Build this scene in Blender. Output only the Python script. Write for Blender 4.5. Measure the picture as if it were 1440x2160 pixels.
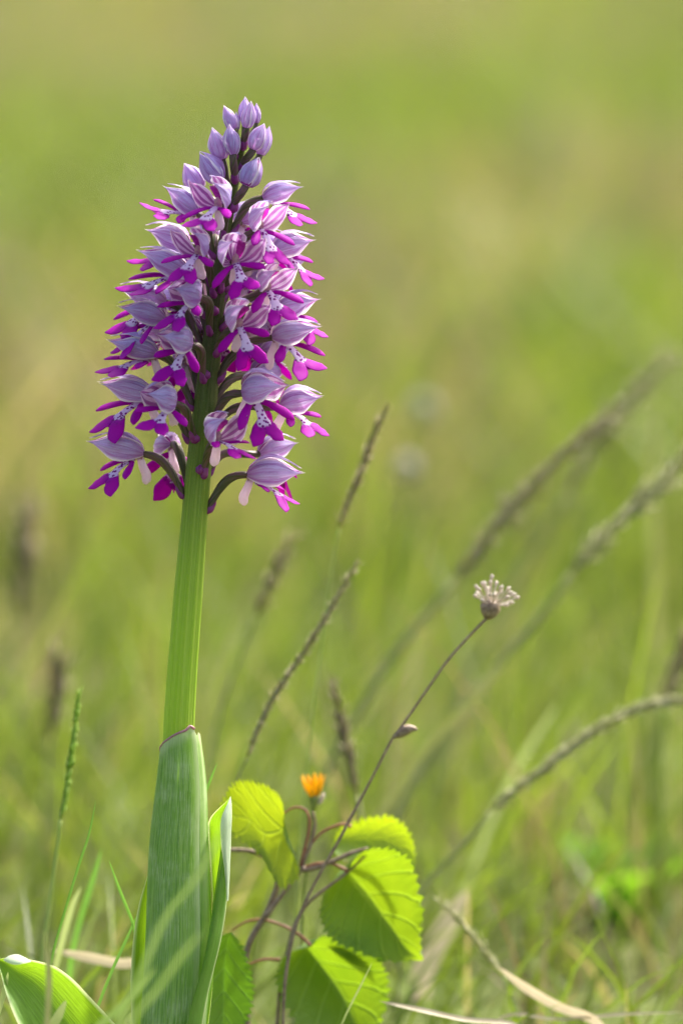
import bpy, math, random
import numpy as np
from mathutils import Vector, Matrix, Quaternion
random.seed(7); rng = np.random.default_rng(7)
scene = bpy.context.scene
for o in list(bpy.data.objects): bpy.data.objects.remove(o, do_unlink=True)
R = math.radians

# ---------------------------------------------------------------- camera
FOC = 1.2                      # metres to the flower
PITCH = R(7.0)
LENS, SENS = 200.0, 36.0
CAM = Vector((0.0, -FOC*math.cos(PITCH), 0.135 + FOC*math.sin(PITCH)))
FWD = Vector((0, math.cos(PITCH), -math.sin(PITCH)))
UPV = Vector((0, math.sin(PITCH), math.cos(PITCH)))
RGT = Vector((1, 0, 0))
cd = bpy.data.cameras.new('camera'); cam = bpy.data.objects.new('camera', cd)
scene.collection.objects.link(cam); scene.camera = cam
cam.location = CAM; cam.rotation_euler = (R(90)-PITCH, 0, 0)
cd.sensor_fit = 'VERTICAL'; cd.sensor_height = SENS; cd.sensor_width = 24.0; cd.lens = LENS
cd.clip_start = 0.02; cd.clip_end = 500
cd.dof.use_dof = True; cd.dof.focus_distance = FOC-0.002; cd.dof.aperture_fstop = 8.0

# ---------------------------------------------------------------- world, sun, exposure
SUN_EL, SUN_AZ = R(50), R(38)          # azimuth from +Y (behind the flower) towards +X
w = bpy.data.worlds.new('World'); scene.world = w; w.use_nodes = True
wn = w.node_tree; bg = wn.nodes['Background']
sky = wn.nodes.new('ShaderNodeTexSky'); sky.sky_type = 'NISHITA'; sky.sun_disc = False
sky.sun_elevation = SUN_EL; sky.sun_rotation = SUN_AZ; sky.air_density = .8; sky.dust_density = 7.0; sky.ozone_density = .4
wn.links.new(sky.outputs[0], bg.inputs[0]); bg.inputs[1].default_value = 0.15
sl = bpy.data.lights.new('sun', 'SUN'); sun = bpy.data.objects.new('sun', sl)
scene.collection.objects.link(sun)
sl.energy = 3.1; sl.angle = R(4.0); sl.color = (1.0, 0.95, 0.86)
S = Vector((math.sin(SUN_AZ)*math.cos(SUN_EL), math.cos(SUN_AZ)*math.cos(SUN_EL), math.sin(SUN_EL)))
sun.rotation_euler = S.to_track_quat('Z', 'Y').to_euler(); sun.location = (0.6, 1.0, 1.5)
scene.view_settings.view_transform = 'Standard'; scene.view_settings.look = 'None'
scene.view_settings.exposure = 1.47; scene.view_settings.gamma = 1.0
scene.view_settings.use_curve_mapping = False
scene.cycles.max_bounces = 5; scene.cycles.diffuse_bounces = 3; scene.cycles.transmission_bounces = 3
scene.render.resolution_x = 682; scene.render.resolution_y = 1024

# ---------------------------------------------------------------- helpers
def P(px, py, d=0.0):
    """photo position (1440x2160) at d metres beyond the flower -> world point"""
    z = FOC + d; k = z*SENS/LENS/2160.0
    return CAM + FWD*z + RGT*((px-720)*k) + UPV*((1080-py)*k)

def crom(pts, n):
    """Catmull-Rom through Vectors / tuples, n samples"""
    pts = [Vector(p) for p in pts]
    ext = [pts[0]*2-pts[1]] + pts + [pts[-1]*2-pts[-2]]
    out = []; m = len(pts)-1
    for i in range(n):
        t = i/(n-1)*m; k = min(int(t), m-1); f = t-k
        a, b, c, d = ext[k:k+4]
        out.append(0.5*((2*b)+(c-a)*f+(2*a-5*b+4*c-d)*f*f+(3*b-a-3*c+d)*f**3))
    return out
def lerps(vals, n):
    m = len(vals)-1; o = []
    for i in range(n):
        t = i/(n-1)*m; k = min(int(t), m-1); f = t-k; f = f*f*(3-2*f)
        o.append(vals[k]*(1-f)+vals[k+1]*f)
    return o
def bez(a, b, c, d, n):
    return [a*(1-t)**3+b*3*t*(1-t)**2+c*3*t*t*(1-t)+d*t**3 for t in [i/(n-1) for i in range(n)]]

class MB:
    def __init__(s): s.v = []; s.f = []; s.a = []; s.m = []
    def grid(s, fn, nu, nv, mi=0):
        o = len(s.v)
        for i in range(nu+1):
            for j in range(nv+1):
                p, a = fn(i/nu, j/nv); s.v.append(tuple(p)); s.a.append(a)
        for i in range(nu):
            for j in range(nv):
                q = o+i*(nv+1)+j
                s.f.append((q, q+1, q+nv+2, q+nv+1)); s.m.append(mi)
        return s
    def tube(s, pts, rad, n=8, flat=None, nrm=None, rib=None, tone=0.0, mi=0):
        """closed tube; flat: thickness list (with nrm the flat normal) ; rib(a,t)->factor"""
        o = len(s.v); m = len(pts); L = [0]
        for i in range(1, m): L.append(L[-1]+(pts[i]-pts[i-1]).length)
        tot = L[-1] or 1; ref = nrm
        T0 = (pts[1]-pts[0]).normalized()
        if ref is None:
            ref = T0.orthogonal().normalized()
        for i in range(m):
            T = (pts[min(i+1, m-1)]-pts[max(i-1, 0)]).normalized()
            W = T.cross(ref)
            if W.length < 1e-6: W = T.orthogonal()
            W.normalize(); Nn = W.cross(T).normalized()
            if nrm is None: ref = Nn
            for k in range(n):
                a = 2*math.pi*k/n
                r1 = rad[i]; r2 = flat[i] if flat else rad[i]
                q = rib(a, i/(m-1)) if rib else 1
                s.v.append(tuple(pts[i]+W*(math.cos(a)*r1*q)+Nn*(math.sin(a)*r2*q)))
                tn = tone[i] if isinstance(tone, list) else tone
                s.a.append((L[i]/tot, k/n, tn))
        for i in range(m-1):
            for k in range(n):
                a = o+i*n+k; b = o+i*n+(k+1) % n
                s.f.append((a, b, b+n, a+n)); s.m.append(mi)
        s.f.append(tuple(o+k for k in range(n-1, -1, -1))); s.m.append(mi)
        s.f.append(tuple(o+(m-1)*n+k for k in range(n))); s.m.append(mi)
        return s
    def build(s, name, mats, parent=None, M=None, loc=None, smooth=True):
        me = bpy.data.meshes.new(name)
        if loc is not None:
            l = Vector(loc); vs = [(x-l.x, y-l.y, z-l.z) for x, y, z in s.v]
        else: vs = s.v
        me.from_pydata(vs, [], s.f)
        if not isinstance(mats, (list, tuple)): mats = [mats]
        for m in mats: me.materials.append(m)
        if len(mats) > 1: me.polygons.foreach_set('material_index', s.m)
        at = me.attributes.new('uvw', 'FLOAT_VECTOR', 'POINT')
        at.data.foreach_set('vector', [c for a in s.a for c in a])
        if smooth: me.polygons.foreach_set('use_smooth', [True]*len(me.polygons))
        me.update()
        o = bpy.data.objects.new(name, me); scene.collection.objects.link(o)
        if parent: o.parent = parent
        if M is not None: o.matrix_basis = M
        elif loc is not None:
            o.location = l - (parent_world(parent) if parent else Vector())
        return o
def parent_world(p):
    v = Vector()
    while p: v = v + p.location; p = p.parent
    return v
def tag(o, label=None, cat=None, group=None, kind=None):
    if label: o['label'] = label
    if cat: o['category'] = cat
    if group: o['group'] = group
    if kind: o['kind'] = kind
    return o
def thing(name, label, cat, loc, group=None):
    o = bpy.data.objects.new(name, None); o.empty_display_size = 0.005
    scene.collection.objects.link(o); o.location = loc
    return tag(o, label, cat, group)

# ---------------------------------------------------------------- materials
class NT:
    def __init__(s, name):
        s.mat = bpy.data.materials.new(name); s.mat.use_nodes = True
        s.t = s.mat.node_tree; s.t.nodes.clear()
    def n(s, typ, ins=None, **kw):
        x = s.t.nodes.new(typ)
        for k, v in kw.items(): setattr(x, k, v)
        for k, v in (ins or {}).items(): s.put(x.inputs[k], v)
        return x
    def put(s, sock, v):
        if isinstance(v, bpy.types.NodeSocket): s.t.links.new(v, sock)
        elif isinstance(v, (tuple, list)):
            sock.default_value = (*v, 1) if (len(v) == 3 and sock.type == 'RGBA') else v
        else: sock.default_value = v
    def math(s, op, a, b=0.0, c=0.0, clamp=False):
        x = s.n('ShaderNodeMath', operation=op, use_clamp=clamp)
        s.put(x.inputs[0], a); s.put(x.inputs[1], b); s.put(x.inputs[2], c)
        return x.outputs[0]
    def mix(s, f, a, b):
        x = s.n('ShaderNodeMix', data_type='RGBA')
        s.put(x.inputs[0], f); s.put(x.inputs[6], a); s.put(x.inputs[7], b)
        return x.outputs[2]
    def step(s, v, lo, hi):
        x = s.n('ShaderNodeMapRange', interpolation_type='SMOOTHSTEP')
        s.put(x.inputs[0], v); x.inputs[1].default_value = lo; x.inputs[2].default_value = hi
        return x.outputs[0]
    def noise(s, vec, scale, detail=3, rough=.55):
        x = s.n('ShaderNodeTexNoise'); s.put(x.inputs['Vector'], vec)
        x.inputs['Scale'].default_value = scale; x.inputs['Detail'].default_value = detail
        x.inputs['Roughness'].default_value = rough
        return x.outputs['Fac']
    def attr(s, name='uvw'):
        a = s.n('ShaderNodeAttribute', attribute_name=name)
        p = s.n('ShaderNodeSeparateXYZ'); s.t.links.new(a.outputs['Vector'], p.inputs[0])
        return a.outputs['Vector'], p.outputs[0], p.outputs[1], p.outputs[2]
    def vec(s, x, y, z):
        c = s.n('ShaderNodeCombineXYZ'); s.put(c.inputs[0], x); s.put(c.inputs[1], y); s.put(c.inputs[2], z)
        return c.outputs[0]
    def obj(s): return s.n('ShaderNodeTexCoord').outputs['Object']
    def rand(s): return s.n('ShaderNodeObjectInfo').outputs['Random']
    def out(s, col, tcol=None, tf=0.0, rough=.5, spec=.35, bump=None, bstr=.4, bdist=.0002, sheen=0.0):
        p = s.n('ShaderNodeBsdfPrincipled')
        s.put(p.inputs['Base Color'], col); s.put(p.inputs['Roughness'], rough)
        p.inputs['Specular IOR Level'].default_value = spec
        if sheen: p.inputs['Sheen Weight'].default_value = sheen
        nrm = None
        if bump is not None:
            b = s.n('ShaderNodeBump'); s.put(b.inputs['Height'], bump)
            b.inputs['Strength'].default_value = bstr; b.inputs['Distance'].default_value = bdist
            nrm = b.outputs[0]; s.t.links.new(nrm, p.inputs['Normal'])
        sh = p.outputs[0]
        if tf:
            t = s.n('ShaderNodeBsdfTranslucent'); s.put(t.inputs[0], tcol if tcol is not None else col)
            if nrm: s.t.links.new(nrm, t.inputs['Normal'])
            m = s.n('ShaderNodeMixShader'); s.put(m.inputs[0], tf)
            s.t.links.new(sh, m.inputs[1]); s.t.links.new(t.outputs[0], m.inputs[2]); sh = m.outputs[0]
        o = s.n('ShaderNodeOutputMaterial'); s.t.links.new(sh, o.inputs[0])
        return s.mat

def mat_sepal():
    t = NT('sepal_skin'); V, u, v, k = t.attr(); r = t.rand(); O = t.obj()
    av = t.math('ABSOLUTE', v)
    rim = t.math('MAXIMUM', t.step(av, .76, .97), t.step(u, .90, 1.0))
    ns = t.noise(t.vec(t.math('MULTIPLY', u, 1.2), t.math('MULTIPLY', v, 3.0), t.math('MULTIPLY', r, 20)), 3.0, 4)
    st = t.math('SINE', t.math('ADD', t.math('MULTIPLY', v, 13.0), t.math('MULTIPLY', ns, 8.0)))
    vn = t.noise(t.vec(t.math('MULTIPLY', u, 1.4), t.math('MULTIPLY', v, 7.0), t.math('MULTIPLY', r, 31)), 1.0, 4, .62)
    st = t.math('MAXIMUM', t.step(vn, .52, .64), t.math('MULTIPLY', t.step(st, .5, 1.0), .5))
    lil = t.mix(t.noise(O, 350, 3), (.46, .50, .86), (.60, .48, .86))
    lil = t.mix(t.math('MULTIPLY', r, .45), lil, (.62, .66, .92))
    lil = t.mix(t.math('MULTIPLY', t.step(ns, .45, .75), .65), lil, (.50, .16, .56))
    outer = t.mix(t.math('MULTIPLY', st, .75), lil, (.27, .09, .46))
    spk = t.noise(O, 2600, 2)
    outer = t.mix(t.math('MULTIPLY', t.step(spk, .5, .75), .4), outer, (.42, .22, .55))
    oz = t.n('ShaderNodeSeparateXYZ', {0: O}).outputs[2]
    low = t.math('MULTIPLY', t.step(oz, .0010, -.0026), t.step(t.noise(t.vec(t.math('MULTIPLY', u, 4), t.math('MULTIPLY', v, 12), r), 1.6, 4, .7), .40, .60))
    outer = t.mix(t.math('MULTIPLY', low, .85), outer, (.48, .03, .42))
    outer = t.mix(t.math('MULTIPLY', t.step(u, .30, .02), .6), outer, (.40, .10, .42))
    outer = t.mix(t.math('MULTIPLY', rim, .95), outer, (.95, .90, .97))
    # inner face
    s2 = t.math('SINE', t.math('ADD', t.math('MULTIPLY', v, 11.0), t.math('MULTIPLY', ns, 2.5)))
    inner = t.mix(t.step(s2, -.45, .1), (.72, .34, .64), (.24, .008, .22))
    inner = t.mix(t.math('MULTIPLY', t.step(t.noise(O, 1500, 3), .5, .7), .5), inner, (.42, .03, .36))
    inner = t.mix(t.step(av, .86, 1.0), inner, (.85, .68, .85))
    bf = t.n('ShaderNodeNewGeometry').outputs['Backfacing']
    col = t.mix(bf, outer, inner)
    tc = t.mix(t.math('MULTIPLY', t.step(s2, -.2, .4), .7), (.78, .60, .92), (.50, .05, .50))
    tc = t.mix(rim, tc, (.97, .92, .97))
    return t.out(col, tc, t.math('ADD', .36, t.math('MULTIPLY', rim, .14)), rough=.5, spec=.3, bump=t.math('ADD', st, t.math('MULTIPLY', spk, .6)), bstr=.6, bdist=.0002)
def mat_lip():
    t = NT('lip_skin'); V, u, v, k = t.attr(); O = t.obj(); r = t.rand()
    off = t.n('ShaderNodeVectorMath', operation='ADD'); t.put(off.inputs[0], O)
    t.put(off.inputs[1], t.vec(t.math('MULTIPLY', r, .05), 0, t.math('MULTIPLY', r, .03)))
    vo = t.n('ShaderNodeTexVoronoi', {'Vector': off.outputs[0], 'Scale': 1150.0, 'Randomness': .8})
    spots = t.step(vo.outputs['Distance'], .42, .30)
    nz = t.noise(O, 500, 3)
    pur = t.mix(nz, (.25, .001, .30), (.46, .002, .40))
    pale = t.mix(nz, (.74, .56, .84), (.82, .68, .90))
    edge = t.step(t.math('ADD', k, t.math('MULTIPLY', t.math('SUBTRACT', nz, .5), .5)), .38, .62)
    col = t.mix(edge, pale, pur)
    col = t.mix(t.math('MULTIPLY', spots, t.step(k, .93, .5)), col, (.20, .008, .22))
    tc = t.mix(edge, (.88, .6, .86), (.85, .01, .72))
    tc = t.mix(t.math('MULTIPLY', spots, t.step(k, .93, .5)), tc, (.35, .005, .3))
    return t.out(col, tc, .36, rough=.6, spec=.10, bump=t.noise(O, 3000, 2), bstr=.3, bdist=.0001)
def mat_simple(name, c1, c2, tc=None, tf=0, scale=600, rough=.5, spec=.3, bstr=.3, bdist=.0001):
    t = NT(name); O = t.obj(); n = t.noise(O, scale, 4)
    return t.out(t.mix(t.step(n, .3, .7), c1, c2), tc, tf, rough=rough, spec=spec, bump=n, bstr=bstr, bdist=bdist)
def mat_stem():
    t = NT('orchid_stem_skin'); V, u, v, k = t.attr(); O = t.obj()
    w1 = t.step(t.noise(t.vec(t.math('MULTIPLY', u, 3), t.math('MULTIPLY', v, 46), 0), 1.0, 3), .3, .7)
    w2 = t.noise(t.vec(t.math('MULTIPLY', u, 14), t.math('MULTIPLY', v, 26), 3), 1.0, 4)
    fine = t.noise(O, 2500, 3)
    low = t.mix(w1, (.30, .50, .025), (.50, .66, .10))
    high = t.mix(w1, (.07, .15, .014), (.20, .30, .04))
    col = t.mix(t.step(u, .50, .76), low, high)
    dk = t.mix(w2, (.13, .02, .07), (.05, .055, .015))
    col = t.mix(t.math('MULTIPLY', t.step(u, .60, .85), t.math('ADD', .35, t.math('MULTIPLY', .6, w1))), col, dk)
    col = t.mix(t.math('MULTIPLY', t.step(fine, .52, .75), .3), col, (.42, .52, .20))
    tc = t.mix(t.step(u, .42, .75), (.45, .62, .05), (.2, .3, .03))
    return t.out(col, tc, .38, rough=.45, spec=.4, bump=t.math('ADD', w1, t.math('MULTIPLY', fine, .3)), bstr=.6, bdist=.0004)
def mat_ovary():
    t = NT('ovary_skin'); V, u, v, k = t.attr()
    n = t.noise(t.vec(t.math('MULTIPLY', u, 2), t.math('MULTIPLY', t.math('ADD', v, t.math('MULTIPLY', u, .55)), 16), t.math('MULTIPLY', t.rand(), 9)), 1.0, 3)
    c = t.mix(t.step(n, .35, .65), (.04, .055, .015), (.15, .16, .06))
    c = t.mix(t.math('MULTIPLY', t.step(n, .42, .62), .7), c, (.16, .03, .11))
    return t.out(c, (.3, .25, .08), .15, rough=.45, spec=.4, bump=n, bstr=.5, bdist=.0003)
def mat_leaf(name, c1, c2, pale, tc, tf, streak=40.0, bloom=.35, veins=0):
    """long-veined leaf: u along, v across (-1..1), k = pale margin"""
    t = NT(name); V, u, v, k = t.attr(); O = t.obj()
    s = t.noise(t.vec(t.math('MULTIPLY', u, 5), t.math('MULTIPLY', v, streak*.5), 0), 1.0, 4, .6)
    s2 = t.noise(t.vec(t.math('MULTIPLY', u, 22), t.math('MULTIPLY', v, streak), 5), 1.0, 3, .6)
    b = t.noise(O, 180, 4, .6)
    c = t.mix(t.step(s, .38, .62), c1, c2)
    c = t.mix(t.math('MULTIPLY', t.step(t.math('ADD', t.math('MULTIPLY', s2, .6), t.math('MULTIPLY', b, .4)), .45, .68), bloom), c, pale)
    m = t.math('MULTIPLY', k, 1.0, clamp=True)
    c = t.mix(m, c, pale)
    tcc = t.mix(t.step(s, .35, .65), tc, tuple(min(1, x*1.35) for x in tc))
    tcc = t.mix(m, tcc, (.85, .9, .5))
    return t.out(c, tcc, tf, rough=.52, spec=.25, bump=t.math('ADD', s, t.math('MULTIPLY', s2, .4)), bstr=.6, bdist=.0005)
def mat_birch():
    t = NT('birch_leaf_skin'); V, u, v, k = t.attr(); O = t.obj()
    av = t.math('ABSOLUTE', v)
    w = t.math('FRACT', t.math('SUBTRACT', t.math('MULTIPLY', u, 7.0), t.math('MULTIPLY', av, 1.6)))
    d = t.math('ABSOLUTE', t.math('SUBTRACT', w, .5))
    vein = t.math('MAXIMUM', t.step(d, .10, .02), t.step(av, .045, .01))
    n = t.noise(O, 160, 4)
    c = t.mix(n, (.10, .22, .018), (.18, .31, .03))
    c = t.mix(t.math('MULTIPLY', t.step(t.noise(O, 900, 2), .66, .74), .5), c, (.22, .16, .05))
    c = t.mix(t.math('MULTIPLY', vein, .45), c, (.36, .50, .12))
    tc = t.mix(n, (.17, .25, .006), (.31, .37, .008))
    tc = t.mix(t.math('MULTIPLY', vein, .3), tc, (.36, .50, .03))
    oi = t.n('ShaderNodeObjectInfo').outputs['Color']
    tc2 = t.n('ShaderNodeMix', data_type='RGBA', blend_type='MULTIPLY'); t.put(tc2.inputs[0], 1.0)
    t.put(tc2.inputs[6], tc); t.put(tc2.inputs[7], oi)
    return t.out(c, tc2.outputs[2], .5, rough=.38, spec=.45, bump=t.math('ADD', vein, t.math('MULTIPLY', t.noise(O, 1300, 3), .5)), bstr=.7, bdist=-.0005)
def mat_grass(name='meadow_blades', tf=.45):
    t = NT(name); a = t.n('ShaderNodeAttribute', attribute_name='col').outputs['Color']
    g = t.n('ShaderNodeMix', data_type='RGBA', blend_type='MULTIPLY'); t.put(g.inputs[0], 1.0)
    t.put(g.inputs[6], a); t.put(g.inputs[7], (1.5, 1.45, .9))
    return t.out(a, g.outputs[2], tf, rough=.5, spec=.3)
def mat_ground():
    t = NT('meadow_soil'); O = t.obj()
    n1 = t.noise(O, 2.2, 4); n2 = t.noise(O, 60, 5, .6); n3 = t.noise(O, 9, 4)
    c = t.mix(t.step(n1, .35, .65), (.07, .10, .02), (.13, .11, .06))
    c = t.mix(t.step(n3, .4, .65), c, (.09, .13, .025))
    c = t.mix(t.math('MULTIPLY', t.step(n2, .45, .7), .6), c, (.05, .04, .022))
    return t.out(c, rough=.9, spec=.1, bump=n2, bstr=.8, bdist=.01)

M_SEP, M_LIP, M_STEM, M_OV = mat_sepal(), mat_lip(), mat_stem(), mat_ovary()
M_SPUR = mat_simple('spur_skin', (.80, .62, .76), (.88, .76, .84), (.98, .80, .90), .5, 900)
M_PET = mat_simple('petal_skin', (.24, .012, .26), (.42, .06, .40), (.6, .03, .45), .35, 1500)
M_BRACT = mat_simple('bract_skin', (.22, .02, .20), (.36, .10, .34), (.5, .05, .4), .3, 900)
M_COL = mat_simple('column_skin', (.60, .45, .40), (.45, .12, .35), (.8, .5, .5), .3, 1500)
M_SHEATH = mat_leaf('sheath_skin', (.15, .33, .045), (.30, .50, .10), (.70, .80, .46), (.35, .6, .03), .28, 60, .6)
M_LEAF = mat_leaf('orchid_leaf_skin', (.09, .22, .03), (.15, .31, .05), (.70, .80, .45), (.24, .42, .01), .42, 50, .12)
M_BIRCH = mat_birch()
M_TWIG = mat_simple('twig_bark', (.17, .11, .08), (.30, .22, .16), scale=900, rough=.6)
M_PETI = mat_simple('petiole_skin', (.26, .10, .07), (.36, .19, .11), (.6, .2, .1), .2, 900)
M_GRASS = mat_grass()
M_GREEN = mat_simple('blade_green', (.06, .17, .035), (.11, .25, .05), (.2, .42, .05), .4, 400)
M_PALEBL = mat_simple('blade_pale', (.24, .34, .10), (.36, .42, .18), (.5, .6, .2), .4, 300)
M_FORE = mat_simple('blade_soft', (.14, .26, .06), (.24, .34, .10), (.3, .45, .1), .3, 300)
M_DRY = mat_simple('dry_straw', (.36, .31, .20), (.50, .44, .31), (.7, .6, .4), .25, 250)
M_STALK = mat_simple('stalk_green', (.24, .30, .08), (.40, .40, .18), (.4, .42, .1), .2, 300)
M_SEED = mat_simple('seed_scales', (.22, .19, .08), (.44, .38, .20), (.4, .36, .13), .35, 900)
M_SEEDG = mat_simple('seed_scales_green', (.22, .30, .05), (.38, .42, .14), (.45, .55, .1), .35, 700)
M_SEEDP = mat_simple('seed_scales_purple', (.26, .24, .12), (.44, .40, .23), (.35, .33, .14), .35, 700)
M_SEEDT = mat_simple('seed_scales_tan', (.36, .36, .17), (.54, .52, .31), (.45, .48, .18), .4, 700)
M_SEEDD = mat_simple('seed_scales_dark', (.15, .12, .06), (.26, .215, .12), (.28, .24, .09), .25, 700)
M_SPIKE = mat_simple('spike_fresh', (.19, .36, .03), (.34, .52, .07), (.35, .5, .05), .35, 700)
M_FLOR = mat_simple('dry_floret', (.50, .44, .37), (.68, .61, .53), (.65, .55, .45), .3, 900)
M_CUP = mat_simple('dry_cup', (.16, .11, .07), (.36, .27, .19), scale=1200)
M_ORG = mat_simple('orange_petal', (.80, .40, .01), (.85, .56, .03), (.9, .6, .01), .45, 600)
M_CAL = mat_simple('calyx_green', (.18, .24, .05), (.36, .40, .18), (.4, .5, .1), .3, 600)
M_WHITE = mat_simple('white_down', (.50, .50, .42), (.60, .60, .52), (.5, .5, .4), .4, 600)

# ---------------------------------------------------------------- ground
def gz(x, y):
    return 0.004*math.sin(x*21+1.3)*math.sin(y*17) + 0.003*math.sin(x*47+y*31)
g = MB()
xs = [-120, -40, -12, -5, -3] + [i*.1 for i in range(-20, 21)] + [3, 5, 12, 40, 120]
ys = [-60, -20, -6, -3] + [-1.6+i*.1 for i in range(0, 80)] + [8, 12, 20, 40, 90, 200]
for y in ys:
    for x in xs: g.v.append((x, y, gz(x, y) if abs(x) < 2.5 and -2 < y < 7 else 0)); g.a.append((0, 0, 0))
nx = len(xs)
for j in range(len(ys)-1):
    for i in range(nx-1):
        q = j*nx+i; g.f.append((q, q+1, q+nx+1, q+nx)); g.m.append(0)
tag(g.build('ground', mat_ground()), 'uneven meadow soil under the grass', kind='structure')

# ---------------------------------------------------------------- meadow grass (uncountable)
def vnoise(x, y, seed):
    xi = np.floor(x).astype(int); yi = np.floor(y).astype(int); fx = x-xi; fy = y-yi
    fx = fx*fx*(3-2*fx); fy = fy*fy*(3-2*fy)
    def h(a, b):
        n = (a*374761393+b*668265263+seed*1442695041) & 0xffffffff
        n = ((n ^ (n >> 13))*1274126177) & 0xffffffff
        return ((n ^ (n >> 16)) & 0xffff)/65535.0
    return (h(xi, yi)*(1-fx)+h(xi+1, yi)*fx)*(1-fy)+(h(xi, yi+1)*(1-fx)+h(xi+1, yi+1)*fx)*fy
GREEN = np.array((.084, .134, .022)); LIME = np.array((.138, .195, .018)); TAN = np.array((.225, .200, .118)); BRN = np.array((.12, .10, .05))
# dry and fresh patches of the meadow, given where they grow: (x, y, half width, half length, dryness)
PATCH = [(.16, 2.6, .16, .8, .55), (-.30, 3.6, .25, .8, .3), (.0, 4.6, .9, .8, .35), (.05, 3.0, .12, .5, -.5), (-.2, 3.2, .15, .5, -.5), (-.17, 1.35, .12, .45, .6), (-.30, 2.4, .22, .6, -.7),
         (.06, 3.4, .2, .7, -.6), (.02, 1.0, .12, .3, .25), (.11, .75, .06, .25, -.8), (-.10, .45, .05, .2, .5), (.12, .28, .05, .08, .7), (.17, .2, .04, .07, -.9), (.45, 3.4, .2, .7, -.3), (.12, 2.2, .1, .5, -.4), (.08, 1.5, .1, .3, -.6), (-.22, 1.9, .12, .4, -.5),
         (-.06, .30, .05, .1, -.6)]
def meadow(name, n, x0f, y0, y1, h0, h1, wd, label, dens_pow=1.0, straight=.35):
    u = rng.random(n)
    D0, D1 = y0+1.19, y1+1.19
    D = (D0**dens_pow+u*(D1**dens_pow-D0**dens_pow))**(1/dens_pow)
    y = D-1.19; half = x0f*D
    x = (rng.random(n)*2-1)*half
    cl = vnoise(x*60, y*60, 3); keep = rng.random(n) < .35+.65*cl
    x, y, D = x[keep], y[keep], D[keep]; n = len(x)
    dry = vnoise(x*5+9, y*1.6, 1)*.6+vnoise(x*22, y*9, 2)*.4
    for (px, py, sx, sy, a) in PATCH:
        dry = dry + a*.5*np.exp(-((x-px)/sx)**2-((y-py)/sy)**2)
    rr = rng.random(n)
    pdry = np.clip((dry-.49)*2.5+.24, .06, .85)
    isdry = rr < pdry
    r2 = rng.random((n, 1))
    col = np.where(isdry[:, None], TAN*(1-r2*.5)+BRN*r2*.5, GREEN*(1-r2)+LIME*r2)
    col = col*(0.6+.8*rng.random((n, 1)))
    h = (h0+(h1-h0)*rng.random(n)**2.0)*(0.7+.6*vnoise(x*30, y*30, 5))
    wv = wd*(0.6+.8*rng.random(n))
    az = rng.random(n)*2*np.pi; lean = straight+ .6*rng.random(n)
    lx = np.cos(az)*lean*h+.12*h; ly = np.sin(az)*lean*h
    fa = rng.random(n)*np.pi; wx = np.cos(fa)*wv; wy = np.sin(fa)*wv
    z0 = np.full(n, -.004)
    T = np.array([0, .3, .6, .85, 1.0]); K = len(T)
    V = np.zeros((n, 9, 3)); 
    for i, t in enumerate(T):
        cx = x+lx*t**1.8; cy = y+ly*t**1.8; cz = z0+h*(t-.25*t*t*lean)
        ww = (1-t)**.6*(.7+.6*t) if i < 4 else 0
        if i < 4:
            V[:, 2*i] = np.stack([cx-wx*ww, cy-wy*ww, cz], 1); V[:, 2*i+1] = np.stack([cx+wx*ww, cy+wy*ww, cz], 1)
        else: V[:, 8] = np.stack([cx, cy, cz], 1)
    base = (np.arange(n)*9)[:, None]
    quads = np.array([[0, 1, 3, 2], [2, 3, 5, 4], [4, 5, 7, 6]])
    q = (base[:, :, None]+quads[None]).reshape(-1, 4)
    tr = base+np.array([[6, 7, 8]])
    me = bpy.data.meshes.new(name)
    me.vertices.add(n*9); me.vertices.foreach_set('co', V.reshape(-1))
    lv = np.concatenate([q.reshape(-1), tr.reshape(-1)])
    me.loops.add(len(lv)); me.loops.foreach_set('vertex_index', lv.astype(np.int32))
    npoly = len(q)+len(tr); me.polygons.add(npoly)
    ls = np.concatenate([np.arange(len(q))*4, len(q)*4+np.arange(len(tr))*3])
    me.polygons.foreach_set('loop_start', ls.astype(np.int32))
    me.update(calc_edges=True); me.validate()
    at = me.attributes.new('col', 'FLOAT_COLOR', 'POINT')
    c4 = np.ones((n, 9, 4)); c4[:, :, :3] = col[:, None, :]
    at.data.foreach_set('color', c4.reshape(-1))
    me.polygons.foreach_set('use_smooth', [True]*len(me.polygons))
    me.materials.append(M_GRASS)
    o = bpy.data.objects.new(name, me); scene.collection.objects.link(o)
    return tag(o, label, 'grass', kind='stuff')
meadow('short_grass', 9000, .13, .045, 1.0, .012, .05, .0010, 'short mixed green and straw grass just behind the orchid')
meadow('meadow_grass', 60000, .16, .8, 7.0, .03, .13, .0022, 'deep green and straw meadow grass blurred far behind the orchid', 1.6)
meadow('distant_grass', 26000, .35, 5.0, 22.0, .06, .22, .007, 'far meadow grass fading out at the top of the photo', 1.6)
meadow('tall_grass', 2400, .12, .16, .9, .04, .12, .0008, 'sparse taller grass standing blurred behind the birch shoot', straight=.15)
meadow('foreground_turf', 3500, .20, -.30, .05, .006, .018, .0008, 'low turf around the foot of the orchid')

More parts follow.
